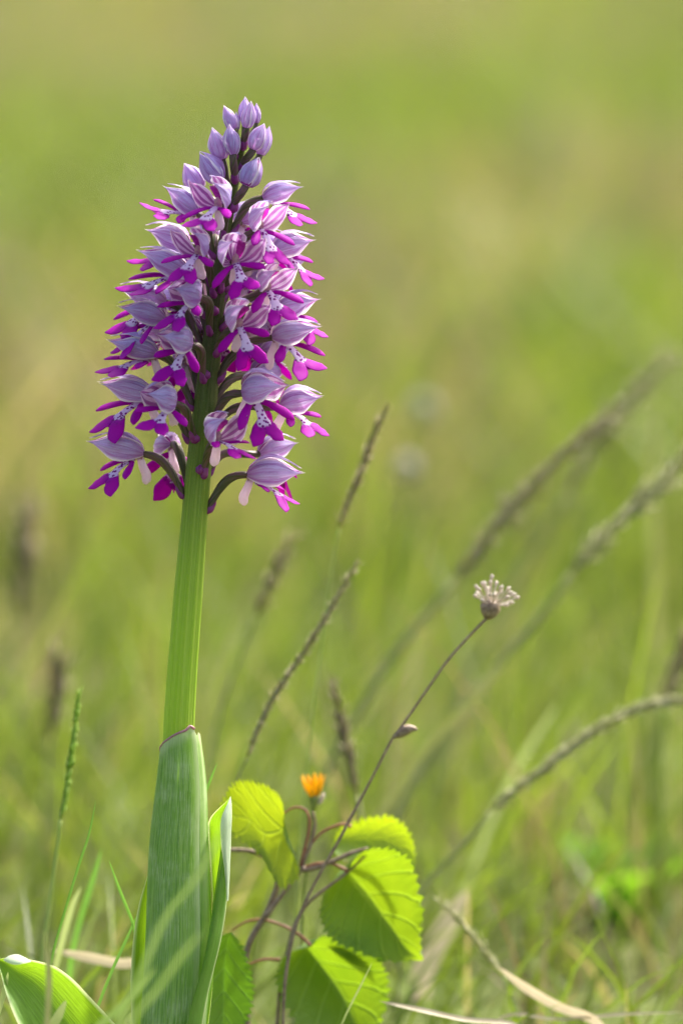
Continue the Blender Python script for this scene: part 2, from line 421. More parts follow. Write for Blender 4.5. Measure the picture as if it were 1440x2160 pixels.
# ---------------------------------------------------------------- orchid
ROOT = P(352, 2160, .0); ROOT.z = 0; ROOT.y -= .002; ROOT.x -= .002
orchid = thing('orchid_plant', 'tall orchid with a cone of purple and lilac hooded flowers on a thick green stem', 'orchid', ROOT)
SP = [(350, 2430, 34), (358, 2160, 34), (370, 1850, 34), (378, 1540, 33.5), (394, 1300, 31.5), (413, 1060, 28), (420, 980, 27), (432, 860, 25), (443, 760, 22), (455, 650, 17.5),
      (468, 540, 13), (483, 450, 11), (497, 380, 8.5), (509, 320, 6.5), (517, 262, 4.0), (518, 245, 2)]
pts = [P(x, y, 0) for x, y, r in SP]
n = 90
cpts = crom(pts, n); crad = [r*1e-4 for r in lerps([s[2] for s in SP], n)]
def stem_at(py):
    for a, b in zip(SP[:-1], SP[1:]):
        if b[1] <= py <= a[1]:
            f = (a[1]-py)/(a[1]-b[1]); return a[0]+(b[0]-a[0])*f, a[2]+(b[2]-a[2])*f
    return SP[-1][0], SP[-1][2]
MB().tube(cpts, crad, 40, rib=lambda a, t: .955+.045*math.cos(9*a+.6*math.sin(t*9))+.035*math.cos(5*a+1+2*t)*t).build('stem', M_STEM, orchid, loc=ROOT)

def sepal(a0, W, L, Rr, tip=.12, flare=0., up=0., seed=0, bulge=1.0, wexp=.62):
    """helmet segment; +X forward, Z up.  a0,W degrees round the axis"""
    rs = random.Random(seed); p1, p2 = rs.random()*6, rs.random()*6; pk = rs.uniform(.36, .44)
    def fn(u, vv):
        v = vv*2-1
        if u < pk: r = (1-(1-u/pk)**2)**.6*.88+.12
        else: r = math.cos((u-pk)/(1-pk)*math.pi/2)**1.0*(1-tip)+tip
        r *= Rr*(1+.05*math.sin(5*u+p1)+.03*math.sin(11*u+5*v+p2)+.02*math.sin(17*v-7*u+p1))
        wd = W*(min(1, (1-u)/.42+1e-3))**wexp*(.72+.28*min(1, u/.25))
        a = R(a0+v*wd + 5*math.sin(4*u+p2)*abs(v))
        r += Rr*.10*abs(v)**4*(.4+u) + Rr*.018*math.sin(v*9+p1)*math.sin(3.14*u)
        r *= 1+.035*math.exp(-(v/.10)**2)
        fl = flare*u*u
        x = L*u*(1-.10*abs(v)**2*u) ; ax = up*u**1.6 + fl*math.sin(R(a0))
        y = math.cos(a)*r*.86*bulge + fl*math.cos(R(a0)); z = math.sin(a)*r+ax
        return (x, y, z), (u, v, 0)
    return MB().grid(fn, 16, 12)

def flat(mb, pts, w, th, nrm, tone, n=8):
    mb.tube(pts, w, n, flat=th, nrm=nrm, tone=tone)
def ends(n, prof):
    return [max(.02, prof(i/(n-1))) for i in range(n)]
def make_lip(L, tau, rs, aw=0.0, ls=1.0, ox=.9, oz=-1.3):
    """man-shaped lip; hangs down and forward"""
    mb = MB(); mm = .001*L*1.13
    d = Vector((math.sin(tau), 0, -math.cos(tau))); nr = Vector((math.cos(tau), 0, math.sin(tau))); Y = Vector((0, 1, 0))
    o = Vector((ox/1000, 0, oz/1000))
    def pt(s, y, z=0): return o+d*(s*mm)+Y*(y*mm)+nr*(z*mm)
    cv = rs.uniform(-.5, .6)
    bod = crom([pt(-.9, 0, -.1), pt(.6, 0, .3), pt(2.6, rs.uniform(-.1, .1), .5), pt(4.4, 0, .3+cv*.3), pt(6.0, 0, cv*.4), pt(6.9, 0, cv*.3-.1)], 14)
    k = 14
    flat(mb, bod, [mm*x for x in lerps([.75, .85, .8, .95, 1.5, 1.25, .3], k)], [mm*x for x in lerps([.35, .33, .28, .25, .25, .2, .08], k)], nr, lerps([.45, .1, .05, .05, .3, .75, 1.0], k), 12)
    for s in (-1, 1):
        ln = rs.uniform(.9, 1.15); dn = rs.uniform(2.0, 4.6)+aw; fw = rs.uniform(-.4, 1.6)
        arm = crom([pt(.2, s*.3, .1), pt(.6, s*1.5*ln, .35), pt(1.3+dn*.25, s*3.1*ln, .5+fw*.4), pt(1.3+dn*.7, s*4.6*ln, .3+fw*.8), pt(1.3+dn, s*5.5*ln, fw)], 12)
        flat(mb, arm, [mm*x for x in lerps([.5, .6, .7, .95, 1.05, .85, .2], 12)], [mm*x for x in lerps([.28, .28, .26, .26, .24, .2, .08], 12)], nr, lerps([.55, .75, .85, .97, 1, 1], 12), 8)
        sp = rs.uniform(.75, 1.2)*ls; cur = rs.uniform(-.9, .9)
        leg = crom([pt(4.2, s*.25, .12), pt(5.6, s*1.0*sp, .2), pt(7.0, s*1.9*sp, cur*.5), pt(8.1, s*2.7*sp, cur), pt(8.9, s*3.5*sp, cur*1.4)], 12)
        flat(mb, leg, [mm*x for x in lerps([.8, 1.25, 1.5, 1.65*rs.uniform(.75, 1.1), 1.45, .85, .12], 12)], [mm*x for x in lerps([.2, .2, .17, .15, .13, .1, .05], 12)], nr, lerps([.4, .7, 1, 1, 1], 12), 10)
    flat(mb, [pt(6.2, 0, 0), pt(7.0, 0, .1), pt(7.7, 0, .3)], [mm*.3, mm*.22, mm*.05], [mm*.15, mm*.12, mm*.05], nr, 1.0, 6)
    return mb

FL = [0]
def flower(px, py, phi, pitch, d, L=11.0, W=50, Rr=3.1, ay=None, ax=0, flare=(0, 0), lip=1.0, tau=.55, roll=0, aw=0, ls=1.0, up=.0, label=None, spur=1.0, spt=.35, lphi=None):
    """px,py hood base in photo, d its depth in mm (negative towards camera), phi heading (0 right, 90 to camera)"""
    FL[0] += 1; rs = random.Random(100+FL[0]); sd = 100+FL[0]*7
    B = P(px, py, d*.001)
    if ay is None: ay = py+80
    sx, sr = stem_at(ay)
    dirv = Vector((math.cos(R(phi)), -math.sin(R(phi)), 0))
    side = (1 if px+L*4*dirv.x > sx else -1)
    out = Vector((B.x-P(sx, ay, 0).x, B.y-P(sx, ay, 0).y, 0)); out.normalize()
    A = P(sx, ay, 0)+out*(sr*1e-4*.9)
    mm = .001
    dir3 = (dirv*math.cos(R(pitch))+Vector((0, 0, math.sin(R(pitch))))).normalized()
    ln = (B-A).length
    cp = bez(A, A+(out*.30+Vector((0, 0, .52)))*ln, B-dir3*(ln*.38)+Vector((0, 0, .0006)), B+dir3*(.5*mm), 16)
    ph = rs.random()*6
    r0 = [x*mm*rs.uniform(.94, 1.04) for x in lerps([.62, .78, .92, .95, .85, .7], 16)]
    fo = MB().tube(cp, r0, 14, rib=lambda a, t: 1+.13*math.cos(3*a+3.4*t+ph)).build('flower', M_OV, orchid, loc=A)
    if label: fo['label'] = label
    # frame of the hood
    X = dir3; Yv = Vector((0, 0, 1)).cross(X).normalized(); Z = X.cross(Yv).normalized()
    Rm = Matrix((X, Yv, Z)).transposed().to_4x4() @ Matrix.Rotation(R(roll), 4, 'X')
    M = Matrix.Translation(B-A) @ Rm
    Rr *= rs.uniform(.9, 1.08); L_ = L*mm; Rv = Rr*mm; U = up*mm
    # lateral sepals, dorsal sepal a little above
    for s, f in ((-1, flare[0]+rs.uniform(.1, 1.1)), (1, flare[1]+rs.uniform(.1, 1.1))):
        sepal(90-s*(128-W), W, L_*rs.uniform(.95, 1.03), Rv*rs.uniform(.97, 1.05), .14, f*mm, U, sd+s, bulge=1.05, wexp=.74).build('sepal', M_SEP, fo, M)
    sepal(90, 40, L_*rs.uniform(.93, 1.0), Rv*1.10, .16, 0, U+rs.uniform(.1, .8)*mm, sd+3, wexp=.72).build('sepal', M_SEP, fo, M)
    for s in (-1, 1):
        sepal(90-s*34, 17, L_*.78, Rv*.80, .2, 0, U-.2*mm, sd+5+s).build('petal', M_PET, fo, M)
    dl = (0 if lphi is None else lphi-phi)+rs.uniform(-14, 14); tau += rs.uniform(-.22, .25)
    flank = abs(math.cos(R(phi))) > .9
    ML = M @ Matrix.Translation((.0024 if flank else .0012, 0, -.0006)) @ Matrix.Rotation(R(-dl), 4, 'Z')
    make_lip(lip*max(L, 9.5)/11.0, tau+R(pitch)*.6, rs, aw, ls, .3, -1.5 if flank else -1.0).build('lip', M_LIP, fo, ML)
    # column in the throat
    MB().tube([Vector((.2*mm, 0, -.9*mm)), Vector((1.2*mm, 0, -.6*mm)), Vector((2.2*mm, 0, .1*mm)), Vector((2.7*mm, 0, .5*mm))], [.8*mm, .9*mm, .7*mm, .2*mm], 8).build('column', M_COL, fo, M)
    if spur:
        q = rs.uniform(-.5, .5); sl_ = rs.uniform(.9, 1.1)
        Mi = Rm.to_3x3().inverted()
        dn = Mi @ Vector((0, 0, -1)); bk = Vector((-1, 0, 0))
        p0 = Vector((.8*mm, 0, -.9*mm))
        dd = (dn+bk*spt).normalized()
        sp = [p0, p0+dd*(2.0*mm*spur), p0+dd*(3.8*mm*sl_*spur)+bk*(.2*mm), p0+dd*(5.3*mm*sl_*spur)+Vector((.3*mm, q*mm, 0)), p0+dd*(5.9*mm*sl_*spur)+Vector((.35*mm, q*mm, 0))]
        MB().tube(crom(sp, 12), [x*mm for x in lerps([.7, .85, .95, 1.05, 1.0, .7, .2], 12)], 12).build('spur', M_SPUR, fo, M)
    # bract at the foot of the ovary
    bq = [A-out*(.5*mm)-Vector((0, 0, .9*mm)), A+out*(.5*mm), A+out*(1.4*mm)+Vector((0, 0, 1.3*mm)), A+out*(1.7*mm)+Vector((0, 0, 2.6*mm))]
    bm = MB().tube([p-A for p in crom(bq, 8)], [x*mm for x in lerps([.3, .85, .55, .05], 8)], 10)
    bm.build('bract', M_BRACT, fo, Matrix.Identity(4))
    return fo

def bud(bx, by, tx, ty, wpx, d, ay, gap=False):
    """closed bud from base pixel to tip pixel"""
    B = P(bx, by, d*.001); T = P(tx, ty, d*.001-.001*random.uniform(-1, 1)); FL[0] += 1; sd = 500+FL[0]*9
    sx, sr = stem_at(ay); out = Vector((B.x-P(sx, ay, 0).x, B.y-P(sx, ay, 0).y+1e-5, 0)).normalized()
    A = P(sx, ay, 0)+out*(sr*.9e-4); mm = .001
    X = (T-B); L = X.length; X.normalize(); ln = (B-A).length
    cp = bez(A, A+(out*.2+Vector((0, 0, .4)))*ln, B-X*(ln*.35), B+X*(.4*mm), 12)
    fo = MB().tube(cp, [x*mm*min(1, wpx/34) for x in lerps([.6, .8, .85, .8], 12)], 12, rib=lambda a, t: 1+.12*math.cos(3*a+3*t)).build('bud', M_OV, orchid, loc=A)
    cv = (CAM-B).normalized(); Yv = cv.cross(X).normalized(); Z = X.cross(Yv).normalized()
    Rm = Matrix((X, Yv, Z)).transposed().to_4x4() @ Matrix.Rotation(R(random.uniform(-40, 40)), 4, 'X')
    M = Matrix.Translation(B-A) @ Rm
    Rv = wpx*.5e-4*1.02
    for i, a0 in enumerate((90, 210, 330)):
        sepal(a0+ (8 if gap else 0), 54 if (gap and i == 0) else 72, L*random.uniform(.98, 1.01), Rv*(1+.03*i), .03, 0, 0, sd+i, bulge=1.16, wexp=.15).build('sepal', M_SEP, fo, M)
    if gap:
        MB().tube([Vector((L*t, 0, 0)) for t in (.05, .3, .6, .9)], [Rv*.6, Rv*.86, Rv*.75, Rv*.15], 10).build('petal', M_PET, fo, M)
    bq = [A-out*(.3*mm)-Vector((0, 0, .5*mm)), A+out*(.4*mm), A+out*(.9*mm)+Vector((0, 0, 1.2*mm)), A+out*(1.0*mm)+Vector((0, 0, 2.6*mm))]
    MB().tube([p-A for p in crom(bq, 7)], [x*mm*min(1, wpx/34) for x in lerps([.5, .95, .8, .1], 7)], 8).build('bract', M_BRACT, fo, Matrix.Identity(4))
    return fo

# flowers: back of the cone first (seen through gaps)
for a in [(445, 560, 200, 12, 6), (430, 700, 215, 8, 7), (525, 520, 320, 10, 7), (540, 650, 325, 8, 8), (375, 700, 205, 8, 7), (530, 790, 320, 5, 8), (505, 470, 300, 10, 7), (450, 500, 250, 10, 7), (430, 590, 235, 0, 8), (510, 600, 310, 0, 9), (470, 680, 270, 0, 9), (400, 640, 220, 5, 8),
          (545, 740, 315, 5, 9), (410, 775, 250, 5, 9), (520, 690, 300, 0, 9), (560, 560, 330, 5, 9)]:
    flower(*a, L=10, lip=1.0, tau=.25, ay=a[1]+70)
flower(398, 760, 262, -8, 9, L=10, tau=-.15, ay=860, label='pale flower turned away, glowing from behind')
flower(365, 938, 255, -12, 7, L=11, ay=1045, tau=-.1, label='white flower turned away at the bottom left')
flower(545, 958, 335, 12, 9, L=9.5, ay=1000, tau=.3, label='white flower behind the bottom right')
# left flank, side view
flower(418, 452, 176, 38, -1, L=9.8, Rr=2.9, ay=540, lip=.98, tau=.75, lphi=140)
flower(400, 520, 172, 20, 3, L=10.5, ay=600, lip=.98, tau=.8, lphi=150)
flower(398, 578, 175, 24, -2, L=12.5, ay=665, lip=.98, tau=.7, lphi=150)
flower(352, 640, 178, 16, 4, L=11.5, ay=735, lip=.98, tau=.7, lphi=140)
flower(350, 674, 176, 14, -1, L=11.0, ay=770, lip=.98, tau=.7, lphi=145)
flower(335, 750, 178, 16, -1, L=11.5, ay=860, lip=.98, tau=.8, lphi=140)
flower(325, 838, 180, 14, 1, L=12.5, ay=930, lip=.98, tau=.8, lphi=145)
flower(305, 958, 180, 12, -1, L=12.4, Rr=3.5, ay=1045, lip=.85, tau=.75, lphi=145, label='lowest flower on the left, seen from the side')
# right flank, side view
flower(553, 420, 4, 16, 0, L=9.2, Rr=2.6, ay=490, lip=.98, tau=.8, spt=.6, lphi=30)
flower(575, 530, 6, 14, 3, L=9.5, ay=610, lip=.98, tau=.65, lphi=35)
flower(585, 655, 8, 14, 2, L=9.5, ay=730, lip=.98, tau=.6, lphi=40)
flower(573, 712, 8, 12, -3, L=11.0, Rr=3.3, ay=800, lip=.98, tau=.6, lphi=35)
flower(590, 858, 4, 12, 2, L=9.5, ay=910, lip=.98, tau=.6, spt=.5, lphi=35)
flower(520, 1002, 4, 2, -1, L=12.4, Rr=3.7, ay=1075, lip=.78, tau=1.2, lphi=30, label='lowest flower on the right, seen from the side')
# facing the camera, left
flower(466, 438, 118, 46, -9, W=40, L=8.5, Rr=3.4, ay=500, flare=(3.2, 0), tau=-.3, aw=.3, spur=.9)
flower(425, 538, 118, 42, -9, W=40, L=8.5, Rr=3.4, ay=620, flare=(3.2, 0), tau=-.3, spur=.9)
flower(420, 628, 150, 16, -10, L=8.0, Rr=3.5, ay=700, tau=.5, aw=-1, ls=1.15, lphi=115, spur=.6)
flower(404, 728, 150, 16, -10, L=8.4, Rr=3.6, ay=800, tau=.5, aw=-1, ls=1.15, lphi=115, spur=.6)
flower(368, 852, 146, 18, -9, L=8.6, Rr=3.8, ay=925, tau=.35, aw=-.5, lphi=115, spur=.8)
# facing the camera, right
flower(540, 484, 55, 40, -8, W=42, L=9.2, Rr=3.4, ay=560, flare=(0, 3.0), tau=-.3, lphi=65)
flower(492, 556, 68, 42, -11, W=40, L=8.6, Rr=4.0, ay=610, flare=(1.2, 3.6), tau=-.4, ls=1.15, lphi=85, spur=.8, label='flower facing the camera near the middle of the cone')
flower(556, 612, 55, 36, -7, W=42, L=9.0, Rr=3.2, ay=690, flare=(0, 3.0), tau=-.25, lphi=65)
flower(498, 690, 60, 38, -10, W=40, L=8.8, Rr=3.7, ay=745, flare=(0, 3.2), tau=-.3, ls=1.1, lphi=75)
flower(512, 830, 24, 10, -6, L=10.8, Rr=3.8, ay=885, tau=.3, ls=1.0, lphi=55)
flower(452, 930, 56, 40, -8, W=42, L=8.8, Rr=4.0, ay=1000, flare=(0, 3.2), tau=.35, aw=-.5, lphi=55, spur=.9)
# buds
for b in [(541, 262, 541, 216, 18, 3, 300, 0), (517, 262, 517, 202, 26, 1, 290, 0), (500, 276, 498, 235, 14, 0, 300, 0), (495, 276, 472, 222, 28, -1, 330, 0),
          (520, 272, 530, 212, 29, -3, 310, 0), (548, 330, 569, 265, 30, 3, 370, 0), (533, 318, 558, 259, 37, -3, 355, 0),
          (492, 330, 484, 261, 34, -4, 380, 0), (470, 340, 447, 268, 38, -1, 400, 0), (425, 402, 388, 344, 44, 2, 450, 0), (468, 384, 420, 319, 48, -2, 430, 0),
          (518, 394, 546, 331, 46, -5, 440, 1)]:
    bud(*b)
# a few spare bracts clasping the stem
for px, py, d in ((423, 990, -3), (452, 655, -2), (434, 790, -2.3), (412, 925, -2.2)):
    c = P(px, py, d*.001)
    MB().tube([c+Vector((0, 0, z*.001)) for z in (-1.1, -.5, .4, 1.0)], [.0004, .0011, .0010, .0002], 10).build('bract', M_BRACT, orchid, loc=c)

# ---- sheath leaf wrapped round the stem
SH = [(350, 2420, 50), (360, 2250, 66), (365, 2160, 70), (376, 2000, 71), (378, 1850, 66), (380, 1760, 61), (385, 1650, 53), (383, 1535, 41)]
sc = crom([Vector((a, b, c)) for a, b, c in SH], 41)
def sheath(u, vv):
    v = vv*2-1; th = R(52+ (1-vv)*395) if False else R(50+vv*400)
    da = math.degrees(th)-62 if th < R(180) else math.degrees(th)-410-12
    top = 1.0-.075*(0.5-.5*math.cos(th-R(60)))+.010*math.exp(-(da/9)**2)-.012*math.exp(-((math.degrees(th)-395)/8)**2)
    uu = u*top; k = uu*40; i = min(int(k), 39); c = sc[i].lerp(sc[i+1], k-i)
    r = c.z*1e-4*(1.05-.12*vv) * (1+.016*math.sin(7*th+3*u)+.010*math.sin(15*th-5*u)+.028*math.sin(3*th+5*u))
    if u > .93: r *= 1-.02*((u-.93)/.07)
    ctr = P(c.x, c.y, 0)
    p = ctr+Vector((math.cos(th)*r, -math.sin(th)*r*.9, 0))
    rim = max(0, 1-vv/.035)*.7+max(0, (u-.965)/.035)*.6+.5*min(1, max(0, (vv-.775)/.02))*(.6+.4*math.sin(vv*60+u*4))
    return p, (u, v*2.4, min(1, rim))
s = MB().grid(sheath, 60, 90)
so = s.build('sheath_leaf', M_SHEATH, orchid, loc=ROOT)
# pinkish lip of the sheath
rimpts = [sheath(1.0, i/60)[0]+Vector((0, 0, .0001)) for i in range(0, 34)]
MB().tube(rimpts, lerps([.0003, .00025, .0002, .00012, .00005], len(rimpts)), 6).build('margin', mat_simple('sheath_margin', (.42, .20, .26), (.55, .38, .36), (.7, .3, .4), .3, 900), so, Matrix.Translation(ROOT-parent_world(so)) if False else Matrix.Translation(-parent_world(so)))

def edge_leaf(name, A, B, mat, parent, dA=0., dB=0., bulge=.0, nu=40, nv=14, marg=.06, teeth=0, tooth=.0, color=None, both=True, loc=ROOT, wavy=0.0, mono=None, fold=0.0):
    """blade between two edge polylines [(px,py,d)] base->tip ; bulge pushes the midline in depth (m)"""
    f = lambda L, dd: crom([P(a[0], a[1], (a[2] if len(a) > 2 else dd)) for a in L], nu+1)
    a, b = f(A, dA), f(B, dB)
    def fn(u, vv):
        i = round(u*nu); p = a[i].lerp(b[i], vv); v = vv*2-1
        if teeth:
            ph = (u*teeth) % 1.0; kk = int(u*teeth)+(50 if v > 0 else 0); tt = tooth*(.45+1.0*((kk*7919 % 97)/97))*(ph-.5)*(abs(v)**6)
            wv = (b[i]-a[i]); wl = wv.length
            if wl > 1e-6: p = p+wv/wl*(tt*(1 if v > 0 else -1))*min(1, wl/.006)
        p = p+FWD*(bulge*(1-v*v)*math.sin(math.pi*min(1, .1+u*.9)) + fold*(1-abs(v))*math.sin(math.pi*min(1, .1+u*.9)) + wavy*math.sin(u*11+v*3)*v)
        if mono == 'A': rim = max(0, 1-vv/marg)
        elif mono == 'B': rim = max(0, 1-(1-vv)/marg)
        else: rim = max(0, 1-(1-abs(v))/marg)
        return p, (u, v, rim)
    o = MB().grid(fn, nu, nv).build(name, mat, parent, loc=loc)
    if color: o.color = color
    return o
# right leaf: back half glows, front half clasps the sheath
edge_leaf('leaf', [(400, 2400, .004), (440, 2160, .004), (452, 2000, .006), (446, 1850, .007), (440, 1760, .006), (444, 1725, .005), (478, 1690, .002), (486, 1680, 0)],
          [(420, 2400, -.001), (424, 2160, -.002), (466, 1975, -.001), (480, 1870, -.001), (484, 1790, -.001), (484, 1740, -.001), (485, 1700, 0), (486, 1680, 0)],
          M_LEAF, orchid, bulge=.003, marg=.05)
edge_leaf('leaf', [(370, 2400, -.008), (396, 2160, -.0082), (424, 2050, -.0075), (442, 1960, -.006), (450, 1900, -.004), (462, 1820, -.002), (472, 1750, -.002), (485, 1684, 0)],
          [(415, 2400, -.001), (428, 2160, -.002), (468, 1975, -.001), (482, 1870, -.001), (487, 1790, -.001), (488, 1740, -.001), (489, 1705, 0), (486, 1680, 0)],
          M_LEAF, orchid, bulge=-.0016, marg=.09, mono='B')
# reflexed pale margin near its tip
edge_leaf('leaf_margin', [(478, 1900, -.003), (474, 1840, -.0035), (466, 1775, -.004), (466, 1730, -.004), (480, 1695, -.002), (486, 1680, 0)],
          [(482, 1900, -.002), (485, 1840, -.002), (487, 1775, -.002), (489, 1730, -.002), (489, 1700, -.001), (487, 1680, 0)],
          mat_leaf('leaf_underside', (.46, .58, .40), (.60, .70, .52), (.75, .82, .66), (.6, .8, .4), .3, 30, .3), orchid, bulge=-.0012, marg=.02)
# left leaf behind the sheath
edge_leaf('leaf', [(300, 2420, .004), (279, 2160, .003), (276, 2070, .002), (281, 1985, .002), (293, 1910, .002), (311, 1848, .003)],
          [(360, 2420, -.002), (345, 2160, .002), (340, 2070, .003), (336, 1985, .003), (332, 1910, .003), (322, 1840, .004)],
          M_LEAF, orchid, bulge=.003, marg=.10, mono='A')
# broad basal leaf arching to the left
edge_leaf('leaf', [(330, 2420, .002), (290, 2290, -.004), (262, 2190, -.008), (232, 2148, -.010), (192, 2105, -.012), (150, 2062, -.012), (110, 2036, -.011), (60, 2024, -.010), (20, 2020, -.010), (-6, 2024, -.010)],
          [(300, 2420, -.006), (220, 2380, -.014), (160, 2330, -.018), (110, 2270, -.020), (70, 2215, -.020), (44, 2170, -.019), (26, 2130, -.017), (12, 2090, -.014), (2, 2052, -.012), (-6, 2026, -.010)],
          M_LEAF, orchid, bulge=.006, marg=.035, nu=50, nv=18)
edge_leaf('leaf_margin', [(66, 2027, -.011), (50, 2018, -.011), (36, 2013, -.011), (20, 2016, -.011), (8, 2024, -.011)],
          [(66, 2029, -.013), (48, 2033, -.014), (34, 2035, -.014), (20, 2032, -.013), (8, 2026, -.011)],
          bpy.data.materials['leaf_underside'], orchid, bulge=-.0008, nu=14, nv=6)

# ---------------------------------------------------------------- stalks
def to_ground(pl):
    """continue a polyline of world points down to the soil"""
    a, b = pl[-2], pl[-1]
    if b.z > .002:
        dr = (b-a).normalized(); dr = (dr*.6+Vector((0, 0, -.8))).normalized()
        t = b.z/abs(dr.z); pl = pl+[b+dr*(t*.5)+Vector((0, 0, -.002)), Vector((b.x+dr.x*t*.8, b.y+dr.y*t*.8, -.003))]
    return pl
def seed_head(pl, w, mat, parent, loc, dens=1.0, name='seed_head', open_=.5, size=1.0):
    L = sum((pl[i+1]-pl[i]).length for i in range(len(pl)-1)); mb = MB()
    N = max(12, int(L/.0016*dens)); c = crom(pl, N+1)
    w *= 1.3; mb.tube(crom(pl, 20), [w*random.uniform(.36, .52)*min(1, .45+i*.12) for i in range(17)]+[w*.4, w*.3, w*.1], 6)
    for i in range(N):
        p = c[i]; T = (c[min(i+1, N)]-c[max(i-1, 0)]).normalized(); pf = (.45+.45*math.sin(math.pi*min(1, (i+2)/(N+2))))*random.uniform(.75, 1.25); opn = open_*random.uniform(.5, 1.7)
        for k in range(3):
            a = i*1.13+k*2.09+random.uniform(-.8, .8); n1 = T.orthogonal().normalized(); n2 = T.cross(n1)
            rad = (n1*math.cos(a)+n2*math.sin(a)); dd = (T*-1+rad*opn).normalized()
            o = p+rad*(w*.25*pf); ll = w*random.uniform(1.2, 2.6)*size; ww = w*.36*pf
            sd = dd.cross(rad).normalized()
            q = len(mb.v); tip = o+dd*ll; m = o+dd*(ll*.45)
            for vv in (o, m+sd*ww, m+rad*ww*.8, m-sd*ww, m-rad*ww*.6, tip): mb.v.append(tuple(vv)); mb.a.append((0, 0, 0))
            for f3 in ((0, 2, 1), (0, 3, 2), (0, 4, 3), (0, 1, 4), (5, 1, 2), (5, 2, 3), (5, 3, 4), (5, 4, 1)):
                mb.f.append(tuple(q+z for z in f3)); mb.m.append(0)
    return mb.build(name, mat, parent, loc=loc)
def stalk(label, d, head, tail, hw, sw, hmat, smat=None, group='flowering grass stalks', dens=1.0, open_=.5):
    """head polyline tip->foot, tail continues to the soil. widths in px"""
    dd = lambda q: q[2] if len(q) > 2 else d
    h = [P(q[0], q[1], dd(q)) for q in head]; t = [P(q[0], q[1], dd(q)) for q in [head[-1]]+tail]
    t = to_ground(t)
    base = Vector((t[-1].x, t[-1].y, 0))
    o = thing('grass_stalk', label, 'grass stalk', base, group)
    n = 30; MB().tube(crom([h[0].lerp(h[-1], .5), *t] if False else t, n), [sw*.5e-4*x for x in lerps([.8, 1, 1.1], n)], 6).build('stem', smat or M_STALK, o, loc=base)
    # seed scales point towards the tip
    seed_head(h, hw*.5e-4, hmat, o, base, dens, open_=open_)
    return o
stalk('short dark seed head upright just right of the orchid flowers', .08, [(815, 862), (785, 925), (765, 985), (740, 1045), (714, 1115)], [(700, 1200), (682, 1330), (660, 1500), (640, 1700), (625, 1900), (618, 2060)], 20, 5, M_SEED, M_PALEBL, dens=1.5)
stalk('slim brown seed head leaning over the yellow birch leaf', .06, [(752, 1192), (700, 1280), (645, 1370), (590, 1450), (548, 1530), (520, 1600)], [(500, 1650), (480, 1760), (470, 1900), (462, 2080)], 17, 8, M_SEEDP, dens=1.5)
stalk('soft blurred seed head between stem and the slim brown one', .16, [(612, 1140), (575, 1220), (540, 1300)], [(500, 1400), (460, 1520), (430, 1680), (415, 1850), (405, 1990)], 32, 12, M_SEED)
stalk('long thick seed head slanting up to the pale tip at the right', .19, [(1285, 872), (1190, 955), (1080, 1070), (1010, 1160), (960, 1225)], [(880, 1320), (800, 1430), (720, 1560), (660, 1700), (620, 1850), (600, 1990)], 40, 22, M_SEEDP, dens=.8)
stalk('very blurred seed head rising highest at the right', .30, [(1405, 760), (1350, 820), (1290, 890), (1240, 960), (1200, 1040)], [(1110, 1180), (1040, 1320), (960, 1500), (900, 1700), (870, 1850)], 44, 22, M_SEEDP, dens=.7)
stalk('second thick seed head running off the right edge', .17, [(1450, 960), (1390, 1025), (1320, 1085), (1255, 1150), (1205, 1210)], [(1140, 1300), (1040, 1420), (940, 1540), (850, 1700), (790, 1850), (770, 1960)], 42, 22, M_SEEDT, dens=.8)
stalk('arched pale seed head bending to the right edge low down', .11, [(1500, 1470), (1420, 1478), (1330, 1500), (1240, 1550), (1150, 1618), (1090, 1662), (1035, 1712)], [(970, 1790), (900, 1865), (860, 1950), (840, 2070)], 27, 13, M_SEEDT, dens=1.4, open_=.3)
stalk('dark upright seed head at the right edge', .22, [(1450, 1350), (1425, 1410), (1398, 1490)], [(1388, 1600), (1392, 1750), (1398, 1930)], 44, 34, M_SEED, M_SEEDG)
stalk('purple brown blurred spike above the serrated birch leaf', .10, [(706, 1450), (722, 1530), (738, 1600), (752, 1680)], [(768, 1760), (780, 1850), (790, 2050)], 26, 14, M_SEEDD)
stalk('faint brown spike at the upper left edge of the grass', .34, [(60, 1080), (52, 1160), (46, 1230), (38, 1310)], [(32, 1450), (28, 1600), (26, 1780)], 52, 14, M_SEEDD)
stalk('blurred brown spike behind the green spike on the left', .22, [(128, 1400), (118, 1470), (104, 1560)], [(96, 1680), (90, 1800), (86, 1930)], 44, 14, M_SEEDD)
stalk('narrow fresh green spike standing left of the orchid', .045, [(166, 1470), (158, 1540), (148, 1610), (136, 1690), (128, 1730)], [(118, 1810), (106, 1900), (92, 2000), (84, 2090)], 18, 10, M_SPIKE, M_PALEBL, dens=2.2, open_=.25)
stalk('pale nodding spike low down right of the birch leaves', .07, [(935, 1905), (975, 1950), (1020, 2005), (1060, 2060)], [(1080, 2110), (1096, 2165), (1104, 2250)], 22, 8, M_SEEDT, M_PALEBL)
stalk('small green spike rising from the lower right grass', .13, [(1308, 2020), (1313, 2070), (1322, 2130)], [(1326, 2170), (1330, 2230)], 18, 8, M_SEEDG)
stalk('thin faint spike behind the dried flower head', .26, [(1180, 1250), (1120, 1320), (1060, 1390)], [(960, 1530), (860, 1680), (800, 1800), (780, 1880)], 14, 9, M_SEEDT)

